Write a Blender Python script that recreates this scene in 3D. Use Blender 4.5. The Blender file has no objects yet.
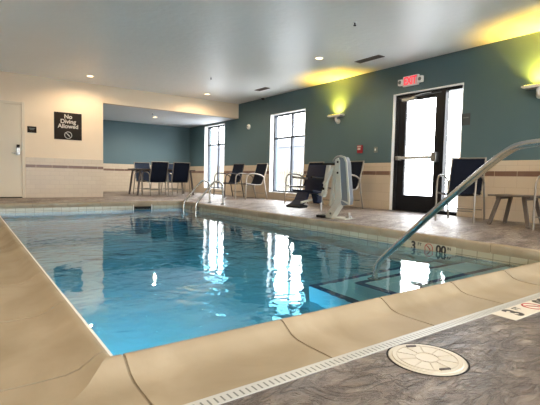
import bpy, bmesh, math, random
from mathutils import Vector, Matrix, noise
random.seed(4)
C = bpy.context.scene.collection
SC = bpy.context.scene
PI = math.pi
R = math.radians

# ------------------------------------------------------------------ camera
def cam_axes(yaw, pitch, roll):
    y, p, r = R(yaw), R(pitch), R(roll)
    f = Vector((math.sin(y)*math.cos(p), math.cos(y)*math.cos(p), -math.sin(p)))
    rt = Vector((math.cos(y), -math.sin(y), 0))
    up = rt.cross(f)
    return rt*math.cos(r)-up*math.sin(r), up*math.cos(r)+rt*math.sin(r), f
rt, up, fw = cam_axes(35.7587, 3.3718, -1.265)
cd = bpy.data.cameras.new('camera'); cam = bpy.data.objects.new('camera', cd); C.objects.link(cam)
m = Matrix((rt, up, -fw)).transposed().to_4x4(); m.translation = Vector((0, 0, 0.57))
cam.matrix_world = m
cd.sensor_width = 36; cd.lens = 425.83/540*36; cd.clip_start = .02
SC.camera = cam

# ------------------------------------------------------------------ exposure, world
SC.view_settings.view_transform = 'Standard'; SC.view_settings.look = 'None'
SC.view_settings.gamma = 1; SC.view_settings.use_curve_mapping = False
SC.view_settings.exposure = 0.98
SC.cycles.use_denoising = True
SC.cycles.max_bounces = 10; SC.cycles.diffuse_bounces = 6; SC.cycles.glossy_bounces = 5
SC.cycles.transmission_bounces = 8; SC.cycles.transparent_max_bounces = 8
SC.cycles.caustics_refractive = True; SC.cycles.caustics_reflective = False
SC.cycles.sample_clamp_indirect = 6
WORLD = 8.0          # brightness of the overcast sky
CAN = 38.0           # warm recessed ceiling lamps, watt
SCONCE = 15.0        # yellow wall uplights, watt
POOLLAMP = 62.0
w = bpy.data.worlds.new('sky'); SC.world = w; w.use_nodes = True
nt = w.node_tree; bg = nt.nodes['Background']
tc = nt.nodes.new('ShaderNodeTexCoord'); sep = nt.nodes.new('ShaderNodeSeparateXYZ')
cr = nt.nodes.new('ShaderNodeValToRGB')
cr.color_ramp.elements[0].position = .0; cr.color_ramp.elements[0].color = (.97, .97, .955, 1)
cr.color_ramp.elements[1].position = .8; cr.color_ramp.elements[1].color = (.80, .87, .97, 1)
nt.links.new(tc.outputs['Generated'], sep.inputs[0]); nt.links.new(sep.outputs['Z'], cr.inputs[0])
nt.links.new(cr.outputs[0], bg.inputs[0]); bg.inputs[1].default_value = WORLD

WX = 6.604      # face of the wall with the windows
YB = 10.85      # face of the beige wall
YN = 14.17      # back of the nook
XN = 2.77       # left side of the nook
ZC = 2.70; ZN = 2.28
PX0, PY0, PX1, PY1 = .358, 1.345, 4.006, 8.98   # pool, inner edge of coping
WZ = -.165      # water level
XL, YF = -2.2, -3.4

def area(name, loc, rot, sx, sy, power, col, portal=False, spread=PI):
    l = bpy.data.lights.new(name, 'AREA'); l.shape = 'RECTANGLE'; l.size = sx; l.size_y = sy
    l.energy = power; l.color = col; l.spread = spread
    if portal: l.cycles.is_portal = True
    o = bpy.data.objects.new(name, l); C.objects.link(o); o.location = loc; o.rotation_euler = rot
    return o
# openings of the window wall: (y0, y1, z0, z1)
OPEN = {'win_far': (11.66, 13.0, .17, 2.21), 'win_near': (7.82, 9.22, .19, 2.21), 'exit': (3.88, 5.25, -.02, 2.16),
        'hid_b': (-2.9, -1.5, .19, 2.21)}  # hid_b is an unseen window added to bring in fill light
for k, (y0, y1, z0, z1) in OPEN.items():     # portals: guide sky light in through the wall openings
    area('portal_'+k, (WX+.24, (y0+y1)/2, (z0+z1)/2), (0, R(90), 0), z1-z0, y1-y0, 1, (1, 1, 1), True)
HWIN = [(-1.9, .5), (.9, 3.3), (3.7, 6.1)]  # windows added for fill light in the unseen wall behind the photographer (x ranges)
for a, b in HWIN:
    area('portal_near', ((a+b)/2, YF-.24, 1.3), (R(90), 0, 0), b-a, 1.9, 1, (1, 1, 1), True)

# ------------------------------------------------------------------ materials
def new_mat(name):
    m = bpy.data.materials.new(name); m.use_nodes = True
    return m, m.node_tree, m.node_tree.nodes['Principled BSDF']
def mat(name, col, rough=.6, metal=0, spec=.5, nz=0, nscale=20, bump=0, bscale=60, emit=None, es=0, coat=0):
    m, nt, b = new_mat(name)
    b.inputs['Base Color'].default_value = (*col, 1); b.inputs['Roughness'].default_value = rough
    b.inputs['Metallic'].default_value = metal; b.inputs['Specular IOR Level'].default_value = spec
    b.inputs['Coat Weight'].default_value = coat
    if nz or bump:
        t = nt.nodes.new('ShaderNodeTexCoord')
    if nz:
        n = nt.nodes.new('ShaderNodeTexNoise'); n.inputs['Scale'].default_value = nscale; n.inputs['Detail'].default_value = 4
        mx = nt.nodes.new('ShaderNodeMixRGB')
        mx.inputs[1].default_value = (*[c*(1-nz) for c in col], 1); mx.inputs[2].default_value = (*[min(1, c*(1+nz)) for c in col], 1)
        nt.links.new(t.outputs['Object'], n.inputs[0]); nt.links.new(n.outputs[0], mx.inputs[0]); nt.links.new(mx.outputs[0], b.inputs['Base Color'])
    if bump:
        n2 = nt.nodes.new('ShaderNodeTexNoise'); n2.inputs['Scale'].default_value = bscale; n2.inputs['Detail'].default_value = 3
        bm = nt.nodes.new('ShaderNodeBump'); bm.inputs['Strength'].default_value = bump; bm.inputs['Distance'].default_value = .01
        nt.links.new(t.outputs['Object'], n2.inputs[0]); nt.links.new(n2.outputs[0], bm.inputs['Height']); nt.links.new(bm.outputs[0], b.inputs['Normal'])
    if emit: b.inputs['Emission Color'].default_value = (*emit, 1); b.inputs['Emission Strength'].default_value = es
    return m

M = {}
M['teal'] = mat('teal_paint', (.064, .118, .134), .55, nz=.05, nscale=3, bump=.15, bscale=150)
M['beige'] = mat('beige_paint', (.74, .61, .45), .6, nz=.03, nscale=3, bump=.1, bscale=150)
M['ceil'] = mat('ceiling_paint', (.80, .80, .765), .40, nz=.03, nscale=2, bump=.5, bscale=11)
M['nookceil'] = mat('nook_ceiling_paint', (.74, .77, .80), .5, nz=.02, nscale=2)
M['white'] = mat('white_paint', (.8, .8, .78), .4)
M['doorpaint'] = mat('cream_door_paint', (.62, .54, .41), .45)
M['bronze'] = mat('dark_bronze', (.006, .007, .010), .45, .2, spec=.3)
M['mullion'] = mat('grey_mullion', (.022, .028, .04), .45, .2)
M['steel'] = mat('brushed_steel', (.44, .45, .44), .20, 1, bump=.05, bscale=300)
M['steeldull'] = mat('dull_steel', (.33, .33, .32), .38, 1)
M['alu'] = mat('silver_chair_frame', (.24, .22, .19), .4, .5)
M['aludark'] = mat('dark_chair_frame', (.05, .05, .055), .4, .5)
M['sling'] = mat('navy_mesh', (.006, .009, .019), .85, spec=.12, nz=.2, nscale=400, bump=.2, bscale=500)
M['slinglight'] = mat('navy_mesh_paler', (.016, .026, .05), .8, spec=.15, nz=.2, nscale=400)  # paler mesh for the chairs behind the nook table
M['navy'] = mat('navy_plastic', (.006, .011, .032), .5, spec=.25)
M['liftwhite'] = mat('lift_white', (.46, .47, .42), .45)
M['liftgrey'] = mat('lift_grey_cover', (.13, .155, .185), .5)
M['black'] = mat('black_rubber', (.008, .008, .009), .7, spec=.2)
M['wood'] = mat('weathered_table', (.11, .088, .07), .6, nz=.2, nscale=30)
M['darkwood'] = mat('dark_table', (.06, .045, .04), .5, nz=.15, nscale=30)
M['sign'] = mat('dark_brown_sign', (.014, .009, .006), .6, spec=.2)
M['signtext'] = mat('sign_lettering', (.50, .47, .42), .5)
M['red'] = mat('red_plastic', (.26, .008, .02), .5)
M['redlit'] = mat('lit_exit_letters', (.8, .05, .07), .4, emit=(1, .03, .06), es=.55)
M['exitface'] = mat('exit_sign_face', (.55, .40, .40), .4, emit=(1, .5, .5), es=.06)
M['greybox'] = mat('grey_box', (.16, .18, .165), .5)
M['greybox2'] = mat('light_grey_bar', (.42, .42, .40), .4)
M['sconce'] = mat('sconce_metal', (.55, .55, .50), .4)
M['yellow'] = mat('yellow_lamp', (1, .85, .1), .4, emit=(1, .80, .10), es=3)
M['canlens'] = mat('lamp_lens', (1, .85, .5), .4, emit=(1, .74, .38), es=3.2)
M['poollens'] = mat('pool_lamp_lens', (.9, 1, 1), .3, emit=(.75, .95, 1), es=1.2)
M['vent'] = mat('vent_grille', (.16, .13, .11), .5)
M['ventdark'] = mat('vent_dark', (.03, .028, .025), .8)
M['lipglint'] = mat('pool_lip_glint', (.80, .78, .72), .3)  # white colour plays the highlight along the glossy left lip
M['redline'] = mat('mark_red', (.40, .035, .03), .5)
M['mark'] = mat('mark_black', (.02, .02, .022), .5)
M['marktile'] = mat('mark_tile', (.68, .64, .55), .35)
M['ptmark'] = mat('depth_tile', (.47, .45, .34), .25)
M['stepblue'] = mat('blue_edge_tile', (.008, .03, .09), .3)
M['fence'] = mat('pale_fence', (.12, .105, .075), .8, nz=.1)
M['bld'] = mat('pale_building', (.11, .12, .135), .8)
M['bldroof'] = mat('building_roof', (.085, .09, .10), .8)
M['outground'] = mat('outside_concrete', (.68, .67, .65), .9, nz=.1)
M['hatch'] = mat('cream_plastic_lid', (.55, .51, .42), .4, bump=.1, bscale=60)
M['hatchline'] = mat('lid_line', (.47, .42, .33), .5)

def glass_mat():
    m, nt, b = new_mat('window_glass'); nt.nodes.remove(b)
    o = nt.nodes['Material Output']; tr = nt.nodes.new('ShaderNodeBsdfTransparent'); gl = nt.nodes.new('ShaderNodeBsdfGlossy')
    gl.inputs['Roughness'].default_value = .02
    fr = nt.nodes.new('ShaderNodeFresnel'); fr.inputs[0].default_value = 1.4; mx = nt.nodes.new('ShaderNodeMixShader')
    ge = nt.nodes.new('ShaderNodeNewGeometry'); iv = nt.nodes.new('ShaderNodeMath'); iv.operation = 'SUBTRACT'; iv.inputs[0].default_value = 1
    mu = nt.nodes.new('ShaderNodeMath'); mu.operation = 'MULTIPLY'
    nt.links.new(ge.outputs['Backfacing'], iv.inputs[1]); nt.links.new(iv.outputs[0], mu.inputs[0]); nt.links.new(fr.outputs[0], mu.inputs[1])
    nt.links.new(mu.outputs[0], mx.inputs[0]); nt.links.new(tr.outputs[0], mx.inputs[1]); nt.links.new(gl.outputs[0], mx.inputs[2]); nt.links.new(mx.outputs[0], o.inputs[0])
    return m
M['glass'] = glass_mat()

def tile_mat(name, c1, c2, grout, tw, th, axis, band=None, bandcol=None, rough=.35, offset=.5, mortar=.004, bandw=.33):
    """brick tiles on a wall; axis: which object axis runs along the wall; band=(z0,z1) darker strip tiles"""
    m, nt, b = new_mat(name); L = nt.links.new
    t = nt.nodes.new('ShaderNodeTexCoord'); s = nt.nodes.new('ShaderNodeSeparateXYZ'); L(t.outputs['Object'], s.inputs[0])
    cb = nt.nodes.new('ShaderNodeCombineXYZ'); L(s.outputs[axis], cb.inputs[0]); L(s.outputs['Z' if axis != 'Z' else 'Y'], cb.inputs[1])
    def brick(a, bb, w_, h_, off):
        br = nt.nodes.new('ShaderNodeTexBrick'); br.offset = off; br.squash = 1
        br.inputs['Color1'].default_value = (*a, 1); br.inputs['Color2'].default_value = (*bb, 1); br.inputs['Mortar'].default_value = (*grout, 1)
        br.inputs['Scale'].default_value = 1; br.inputs['Mortar Size'].default_value = mortar; br.inputs['Mortar Smooth'].default_value = .2
        br.inputs['Brick Width'].default_value = w_; br.inputs['Row Height'].default_value = h_
        L(cb.outputs[0], br.inputs[0]); return br
    br = brick(c1, c2, tw, th, offset); col = br.outputs[0]
    if band:
        b2 = brick(bandcol, [c*1.25 for c in bandcol], bandw, 10, 0)
        g = nt.nodes.new('ShaderNodeMath'); g.operation = 'GREATER_THAN'; g.inputs[1].default_value = band[0]; L(s.outputs['Z'], g.inputs[0])
        l = nt.nodes.new('ShaderNodeMath'); l.operation = 'LESS_THAN'; l.inputs[1].default_value = band[1]; L(s.outputs['Z'], l.inputs[0])
        k = nt.nodes.new('ShaderNodeMath'); k.operation = 'MULTIPLY'; L(g.outputs[0], k.inputs[0]); L(l.outputs[0], k.inputs[1])
        mx = nt.nodes.new('ShaderNodeMixRGB'); L(k.outputs[0], mx.inputs[0]); L(col, mx.inputs[1]); L(b2.outputs[0], mx.inputs[2]); col = mx.outputs[0]
    L(col, b.inputs['Base Color']); b.inputs['Roughness'].default_value = rough
    bp = nt.nodes.new('ShaderNodeBump'); bp.inputs['Strength'].default_value = .4; bp.inputs['Distance'].default_value = .003; bp.invert = True
    L(br.outputs['Fac'], bp.inputs['Height']); L(bp.outputs[0], b.inputs['Normal'])
    return m
T1, T2, G = (.55, .46, .345), (.52, .43, .32), (.46, .37, .28)
BC = (.15, .085, .06)
M['tile_y'] = tile_mat('wall_tile_y', T1, T2, G, .33, .165, 'Y', (.665, .74), BC)
M['tile_x'] = tile_mat('wall_tile_x', T1, T2, G, .20, .10, 'X', (.675, .74), BC)
P1, P2, PG = (.46, .44, .33), (.41, .39, .29), (.17, .17, .13)
M['pt_y'] = tile_mat('pool_tile_y', P1, P2, PG, .152, .152, 'Y', offset=0, mortar=.003, rough=.2)
M['pt_x'] = tile_mat('pool_tile_x', P1, P2, PG, .152, .152, 'X', offset=0, mortar=.003, rough=.2)

def stone_deck():
    m, nt, b = new_mat('stamped_slate_deck'); L = nt.links.new
    t = nt.nodes.new('ShaderNodeTexCoord')
    n0 = nt.nodes.new('ShaderNodeTexNoise'); n0.inputs['Scale'].default_value = 2.2; n0.inputs['Detail'].default_value = 6; n0.inputs['Distortion'].default_value = .8
    n1 = nt.nodes.new('ShaderNodeTexNoise'); n1.inputs['Scale'].default_value = 9; n1.inputs['Detail'].default_value = 8; n1.inputs['Roughness'].default_value = .65; n1.inputs['Distortion'].default_value = 1.2
    mp = nt.nodes.new('ShaderNodeMapping'); mp.inputs['Scale'].default_value = (1, 2.2, 1); mp.inputs['Rotation'].default_value = (0, 0, .62)
    L(t.outputs['Object'], mp.inputs[0]); L(mp.outputs[0], n0.inputs[0]); L(mp.outputs[0], n1.inputs[0])
    r1 = nt.nodes.new('ShaderNodeValToRGB'); e = r1.color_ramp.elements
    n3 = nt.nodes.new('ShaderNodeTexNoise'); n3.inputs['Scale'].default_value = 3.6; n3.inputs['Detail'].default_value = 5; n3.inputs['Roughness'].default_value = .6; n3.inputs['Distortion'].default_value = 1.6
    L(mp.outputs[0], n3.inputs[0])
    rs = nt.nodes.new('ShaderNodeMath'); rs.operation = 'SUBTRACT'; rs.inputs[1].default_value = .5; L(n3.outputs[0], rs.inputs[0])
    ra = nt.nodes.new('ShaderNodeMath'); ra.operation = 'ABSOLUTE'; L(rs.outputs[0], ra.inputs[0])
    rc = nt.nodes.new('ShaderNodeMapRange'); rc.inputs[2].default_value = .055; L(ra.outputs[0], rc.inputs[0])
    rc.inputs[3].default_value = .55; rc.inputs[4].default_value = 1
    e[0].position = .36; e[0].color = (.085, .064, .052, 1); e[1].position = .64; e[1].color = (.52, .455, .40, 1)
    k = r1.color_ramp.elements.new(.5); k.color = (.25, .198, .166, 1)
    ad = nt.nodes.new('ShaderNodeMath'); ad.operation = 'MULTIPLY_ADD'; ad.inputs[1].default_value = .5
    mu = nt.nodes.new('ShaderNodeMath'); mu.operation = 'MULTIPLY'; mu.inputs[1].default_value = .5
    L(n0.outputs[0], ad.inputs[0]); L(n1.outputs[0], mu.inputs[0]); L(mu.outputs[0], ad.inputs[2])
    L(ad.outputs[0], r1.inputs[0]); mxc = nt.nodes.new('ShaderNodeMixRGB'); mxc.blend_type = 'MULTIPLY'; mxc.inputs[0].default_value = 1; L(r1.outputs[0], mxc.inputs[1]); L(rc.outputs[0], mxc.inputs[2]); L(mxc.outputs[0], b.inputs['Base Color'])
    rr = nt.nodes.new('ShaderNodeMapRange'); rr.inputs[3].default_value = .24; rr.inputs[4].default_value = .46
    L(n1.outputs[0], rr.inputs[0]); L(rr.outputs[0], b.inputs['Roughness'])
    v = nt.nodes.new('ShaderNodeTexVoronoi'); v.inputs['Scale'].default_value = 7; v.feature = 'SMOOTH_F1'; L(mp.outputs[0], v.inputs[0])
    h = nt.nodes.new('ShaderNodeMath'); h.operation = 'MULTIPLY_ADD'; h.inputs[1].default_value = .35; L(rc.outputs[0], h.inputs[0]); h.inputs[1].default_value = .55; L(n1.outputs[0], h.inputs[2])
    bp = nt.nodes.new('ShaderNodeBump'); bp.inputs['Strength'].default_value = 1.0; bp.inputs['Distance'].default_value = .026
    L(h.outputs[0], bp.inputs['Height']); L(bp.outputs[0], b.inputs['Normal'])
    return m
M['deck'] = stone_deck()

def coping_mat():
    m, nt, b = new_mat('coping_concrete'); L = nt.links.new
    t = nt.nodes.new('ShaderNodeTexCoord')
    n = nt.nodes.new('ShaderNodeTexNoise'); n.inputs['Scale'].default_value = 3.2; n.inputs['Detail'].default_value = 6; n.inputs['Distortion'].default_value = .6
    n2 = nt.nodes.new('ShaderNodeTexNoise'); n2.inputs['Scale'].default_value = 140; n2.inputs['Detail'].default_value = 2
    L(t.outputs['Object'], n.inputs[0]); L(t.outputs['Object'], n2.inputs[0])
    r = nt.nodes.new('ShaderNodeValToRGB'); e = r.color_ramp.elements
    e[0].position = .3; e[0].color = (.27, .218, .142, 1); e[1].position = .7; e[1].color = (.385, .32, .225, 1)
    L(n.outputs[0], r.inputs[0]); L(r.outputs[0], b.inputs['Base Color']); b.inputs['Roughness'].default_value = .6; b.inputs['Specular IOR Level'].default_value = .3
    bp = nt.nodes.new('ShaderNodeBump'); bp.inputs['Strength'].default_value = .12; bp.inputs['Distance'].default_value = .002
    L(n2.outputs[0], bp.inputs['Height']); L(bp.outputs[0], b.inputs['Normal'])
    return m
M['coping'] = coping_mat()
M['joint'] = mat('coping_joint', (.23, .18, .115), .8)

def plaster():
    m, nt, b = new_mat('pool_plaster'); L = nt.links.new
    t = nt.nodes.new('ShaderNodeTexCoord'); n = nt.nodes.new('ShaderNodeTexNoise'); n.inputs['Scale'].default_value = 5; n.inputs['Detail'].default_value = 5
    L(t.outputs['Object'], n.inputs[0]); mx = nt.nodes.new('ShaderNodeMixRGB')
    mx.inputs[1].default_value = (.15, .38, .44, 1); mx.inputs[2].default_value = (.21, .44, .50, 1)
    L(n.outputs[0], mx.inputs[0]); L(mx.outputs[0], b.inputs['Base Color']); b.inputs['Roughness'].default_value = .7
    return m
M['plaster'] = plaster()

def water_mat():
    m, nt, b = new_mat('pool_water'); nt.nodes.remove(b); L = nt.links.new
    o = nt.nodes['Material Output']
    g = nt.nodes.new('ShaderNodeBsdfGlass'); g.inputs['IOR'].default_value = 1.33; g.inputs['Roughness'].default_value = 0
    t = nt.nodes.new('ShaderNodeTexCoord'); mp = nt.nodes.new('ShaderNodeMapping'); mp.inputs['Scale'].default_value = (1, 1, 1)
    L(t.outputs['Object'], mp.inputs[0])
    n = nt.nodes.new('ShaderNodeTexNoise'); n.inputs['Scale'].default_value = 3.0; n.inputs['Detail'].default_value = 2; n.inputs['Distortion'].default_value = .6
    n2 = nt.nodes.new('ShaderNodeTexNoise'); n2.inputs['Scale'].default_value = 11; n2.inputs['Detail'].default_value = 1
    L(mp.outputs[0], n.inputs[0]); L(mp.outputs[0], n2.inputs[0])
    a = nt.nodes.new('ShaderNodeMath'); a.operation = 'MULTIPLY_ADD'; a.inputs[1].default_value = .15
    L(n2.outputs[0], a.inputs[0]); L(n.outputs[0], a.inputs[2])
    bp = nt.nodes.new('ShaderNodeBump'); bp.inputs['Strength'].default_value = 1; bp.inputs['Distance'].default_value = .0045
    L(a.outputs[0], bp.inputs['Height']); L(bp.outputs[0], g.inputs['Normal']); L(g.outputs[0], o.inputs['Surface'])
    v = nt.nodes.new('ShaderNodeVolumeAbsorption'); v.inputs['Color'].default_value = (.06, .74, .90, 1); v.inputs['Density'].default_value = .58
    L(v.outputs[0], o.inputs['Volume'])
    return m
M['water'] = water_mat()

def drain_mat():
    m, nt, b = new_mat('slotted_drain'); L = nt.links.new
    t = nt.nodes.new('ShaderNodeTexCoord'); br = nt.nodes.new('ShaderNodeTexBrick'); br.offset = 0
    br.inputs['Color1'].default_value = br.inputs['Color2'].default_value = (.13, .14, .13, 1); br.inputs['Mortar'].default_value = (.46, .47, .45, 1)
    br.inputs['Scale'].default_value = 1; br.inputs['Mortar Size'].default_value = .0078; br.inputs['Mortar Smooth'].default_value = .05
    br.inputs['Brick Width'].default_value = .021; br.inputs['Row Height'].default_value = .044
    L(t.outputs['Object'], br.inputs[0]); L(br.outputs[0], b.inputs['Base Color']); b.inputs['Roughness'].default_value = .4
    return m
M['drain'] = drain_mat()

# ------------------------------------------------------------------ mesh helpers
def frame_of(d):
    d = d.normalized(); a = Vector((0, 0, 1)) if abs(d.z) < .9 else Vector((1, 0, 0))
    u = d.cross(a).normalized(); return u, d.cross(u).normalized()
class MB:
    def __init__(s): s.bm = bmesh.new()
    def box(s, x0, x1, y0, y1, z0, z1, bev=0):
        t = bmesh.new()
        v = [t.verts.new((x, y, z)) for x in (x0, x1) for y in (y0, y1) for z in (z0, z1)]
        for f in ((0, 1, 3, 2), (4, 6, 7, 5), (0, 4, 5, 1), (2, 3, 7, 6), (0, 2, 6, 4), (1, 5, 7, 3)): t.faces.new([v[i] for i in f])
        if bev: bmesh.ops.bevel(t, geom=t.edges[:]+t.verts[:], offset=bev, segments=2, affect='EDGES', profile=.6)
        s.merge(t); return s
    def merge(s, t):
        me = bpy.data.meshes.new('tmp'); bmesh.ops.recalc_face_normals(t, faces=t.faces[:]); t.to_mesh(me); t.free(); s.bm.from_mesh(me); bpy.data.meshes.remove(me)
    def obox(s, a, b, wd, th, side=Vector((1, 0, 0)), bev=0):
        """bar from a to b, wd along side, th across"""
        a, b = Vector(a), Vector(b); d = (b-a).normalized(); u = (side-d*side.dot(d)).normalized(); v = d.cross(u)
        t = bmesh.new(); vs = []
        for p in (a, b):
            for i, j in ((-1, -1), (1, -1), (1, 1), (-1, 1)): vs.append(t.verts.new(p+u*i*wd/2+v*j*th/2))
        for f in ((3, 2, 1, 0), (4, 5, 6, 7), (0, 1, 5, 4), (1, 2, 6, 5), (2, 3, 7, 6), (3, 0, 4, 7)): t.faces.new([vs[i] for i in f])
        if bev: bmesh.ops.bevel(t, geom=t.edges[:]+t.verts[:], offset=bev, segments=2, affect='EDGES', profile=.6)
        s.merge(t); return s
    def tube(s, pts, r, n=10, smooth=0, flat=1):
        pts = [Vector(p) for p in pts]
        for _ in range(smooth):
            q = [pts[0]]
            for a, b in zip(pts, pts[1:]): q += [a*.75+b*.25, a*.25+b*.75]
            q.append(pts[-1]); pts = q
        t = bmesh.new(); rings = []; u = None
        for i, p in enumerate(pts):
            d = (pts[min(i+1, len(pts)-1)]-pts[max(i-1, 0)]).normalized()
            if u is None: u, v = frame_of(d)
            else: u = (u-d*u.dot(d)).normalized(); v = d.cross(u)
            rr = r[i] if isinstance(r, (list, tuple)) else r
            rings.append([t.verts.new(p+(u*math.cos(2*PI*k/n)+v*math.sin(2*PI*k/n)*flat)*rr) for k in range(n)])
        for a, b in zip(rings, rings[1:]):
            for k in range(n): t.faces.new((a[k], a[(k+1) % n], b[(k+1) % n], b[k]))
        t.faces.new(rings[0][::-1]); t.faces.new(rings[-1]); s.merge(t); return s
    def lathe(s, prof, n=24, at=(0, 0, 0), axis='Z'):
        t = bmesh.new(); rings = []
        for r_, z_ in prof:
            ring = []
            for k in range(n):
                a = 2*PI*k/n; p = (r_*math.cos(a), r_*math.sin(a), z_)
                if axis == 'X': p = (p[2], p[0], p[1])
                if axis == 'Y': p = (p[0], p[2], p[1])
                ring.append(t.verts.new(Vector(p)+Vector(at)))
            rings.append(ring)
        for a, b in zip(rings, rings[1:]):
            for k in range(n): t.faces.new((a[k], a[(k+1) % n], b[(k+1) % n], b[k]))
        if prof[0][0] > 1e-6: t.faces.new(rings[0][::-1])
        if prof[-1][0] > 1e-6: t.faces.new(rings[-1])
        bmesh.ops.remove_doubles(t, verts=t.verts[:], dist=1e-6); s.merge(t); return s
    def prism(s, poly, h0, h1, plane='XY', bev=0):
        t = bmesh.new()
        f = {'XY': lambda a, b, h: (a, b, h), 'YZ': lambda a, b, h: (h, a, b), 'XZ': lambda a, b, h: (a, h, b)}[plane]
        A = [t.verts.new(f(a, b, h0)) for a, b in poly]; B = [t.verts.new(f(a, b, h1)) for a, b in poly]; n = len(poly)
        t.faces.new(A[::-1]); t.faces.new(B)
        for k in range(n): t.faces.new((A[k], A[(k+1) % n], B[(k+1) % n], B[k]))
        if bev: bmesh.ops.bevel(t, geom=t.edges[:]+t.verts[:], offset=bev, segments=2, affect='EDGES', profile=.6)
        s.merge(t); return s
    def sheet(s, rows, th=.005):
        """grid of points thickened"""
        t = bmesh.new(); g = [[t.verts.new(p) for p in r_] for r_ in rows]
        for a, b in zip(g, g[1:]):
            for k in range(len(a)-1): t.faces.new((a[k], a[k+1], b[k+1], b[k]))
        bmesh.ops.recalc_face_normals(t, faces=t.faces[:])
        bmesh.ops.solidify(t, geom=t.faces[:], thickness=th); s.merge(t); return s
    def build(s, name, m, parent=None, smooth=False, angle=40):
        me = bpy.data.meshes.new(name); bmesh.ops.recalc_face_normals(s.bm, faces=s.bm.faces[:])
        if smooth:
            for f in s.bm.faces: f.smooth = True
            for e in s.bm.edges:
                if len(e.link_faces) == 2 and e.calc_face_angle(0) > R(angle): e.smooth = False
        s.bm.to_mesh(me); s.bm.free()
        for x in (m if isinstance(m, list) else [m]): me.materials.append(x)
        o = bpy.data.objects.new(name, me); C.objects.link(o)
        if parent: o.parent = parent
        return o
def empty(name, loc=(0, 0, 0), rz=0):
    o = bpy.data.objects.new(name, None); C.objects.link(o); o.location = loc; o.rotation_euler = (0, 0, rz); o.empty_display_size = .1
    return o
def tag(o, label, cat, group=None, kind=None):
    o['label'] = label; o['category'] = cat
    if group: o['group'] = group
    if kind: o['kind'] = kind
    return o
def struct(o, label=None, cat=None):
    o['kind'] = 'structure'
    if label: o['label'] = label
    if cat: o['category'] = cat
    return o
def copy_tree(o, parent=None):
    c = o.copy(); C.objects.link(c); c.parent = parent
    for ch in [x for x in C.objects if x.parent == o]: copy_tree(ch, c)
    return c
def text_mesh(name, body, size, m, parent, mw, ext=.002, align='CENTER', xs=1, bold=0):
    cu = bpy.data.curves.new(name, 'FONT'); cu.body = body; cu.size = size; cu.extrude = ext; cu.align_x = align; cu.align_y = 'CENTER'; cu.offset = bold
    cu.space_line = .85
    t = bpy.data.objects.new('tmp', cu); C.objects.link(t)
    dg = bpy.context.evaluated_depsgraph_get(); me = bpy.data.meshes.new_from_object(t.evaluated_get(dg))
    bpy.data.objects.remove(t); me.transform(Matrix.Scale(xs, 4, (1, 0, 0))); me.transform(mw); me.materials.clear(); me.materials.append(m); me.name = name
    o = bpy.data.objects.new(name, me); C.objects.link(o); o.parent = parent; return o
def basis(x, y, z, loc):
    mm = Matrix((Vector(x), Vector(y), Vector(z))).transposed().to_4x4(); mm.translation = Vector(loc); return mm
def no_diving(mb_ring, mb_fig, mw, rad, w_=.010, ext=.002):
    """ring with slash, plus diver figure; local xy plane then transformed"""
    def ring(mb):
        t = bmesh.new(); n = 32; vs = []
        for k in range(n):
            a = 2*PI*k/n
            vs.append([t.verts.new((q*math.cos(a), q*math.sin(a), z)) for q in (rad, rad-w_) for z in (0, ext)])
        for k in range(n):
            a, b = vs[k], vs[(k+1) % n]
            for i, j in ((0, 1), (1, 3), (3, 2), (2, 0)): t.faces.new((a[i], a[j], b[j], b[i]))
        mb.merge(t)
    ring(mb_ring)
    mb_ring.obox((-rad*.66, rad*.66, ext/2), (rad*.66, -rad*.66, ext/2), w_*.8, ext, Vector((1, 1, 0)))
    mb_fig.lathe([(0.001, 0), (rad*.15, 0), (rad*.15, ext*.9), (.001, ext*.9)], 12, (rad*.22, -rad*.12, 0))
    mb_fig.obox((-rad*.30, rad*.42, ext/2), (rad*.10, 0, ext/2), rad*.17, ext*.9, Vector((1, 1, 0)))
    mb_fig.obox((rad*.05, 0, ext/2), (rad*.32, -rad*.42, ext/2), rad*.1, ext*.9, Vector((1, 1, 0)))
    for q in (mb_ring, mb_fig): pass

# deck height: 5 cm below the pool's lip beside the coping, rising to 0 towards the window wall and the far wall
CW = .31
CWW = .45          # the coping along the left side is wider
def wide(d): return d if d <= .115 else .115+(d-.115)*(CWW-.115)/(CW-.115)
def sstep(a, b, t):
    t = max(0, min(1, (t-a)/(b-a))); return t*t*(3-2*t)
def deck_z(x, y):
    d = max(x-PX1-CW, y-PY1-CW, 0)
    return -.05+.05*sstep(0, .9, d)

# ------------------------------------------------------------------ structure
def wall_x(x0, x1, us, zs, holes, mats, name, m):     # wall running along y
    b = MB()
    for a, c in zip(us, us[1:]):
        for p, q in zip(zs, zs[1:]):
            cy, cz = (a+c)/2, (p+q)/2
            if any(h[0] < cy < h[1] and h[2] < cz < h[3] for h in holes): continue
            b.box(x0, x1, a, c, p, q)
    bmesh.ops.remove_doubles(b.bm, verts=b.bm.verts[:], dist=1e-5)
    # drop the coincident inner faces between cells
    seen = {}
    for f in b.bm.faces:
        k = tuple(round(v, 4) for v in f.calc_center_median()); seen.setdefault(k, []).append(f)
    dl = [f for fs in seen.values() if len(fs) > 1 for f in fs]
    bmesh.ops.delete(b.bm, geom=dl, context='FACES')
    return b.build(name, m)
holes = list(OPEN.values())
ys = sorted({YF, YN+.2, *[h[0] for h in holes], *[h[1] for h in holes]})
zs = sorted({-.25, ZC+.15, *[h[2] for h in holes], *[h[3] for h in holes]})
struct(wall_x(WX, WX+.25, ys, zs, holes, None, 'wall_right', M['teal']), 'teal wall holding the tall windows and the glass exit door', 'wall')
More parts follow.
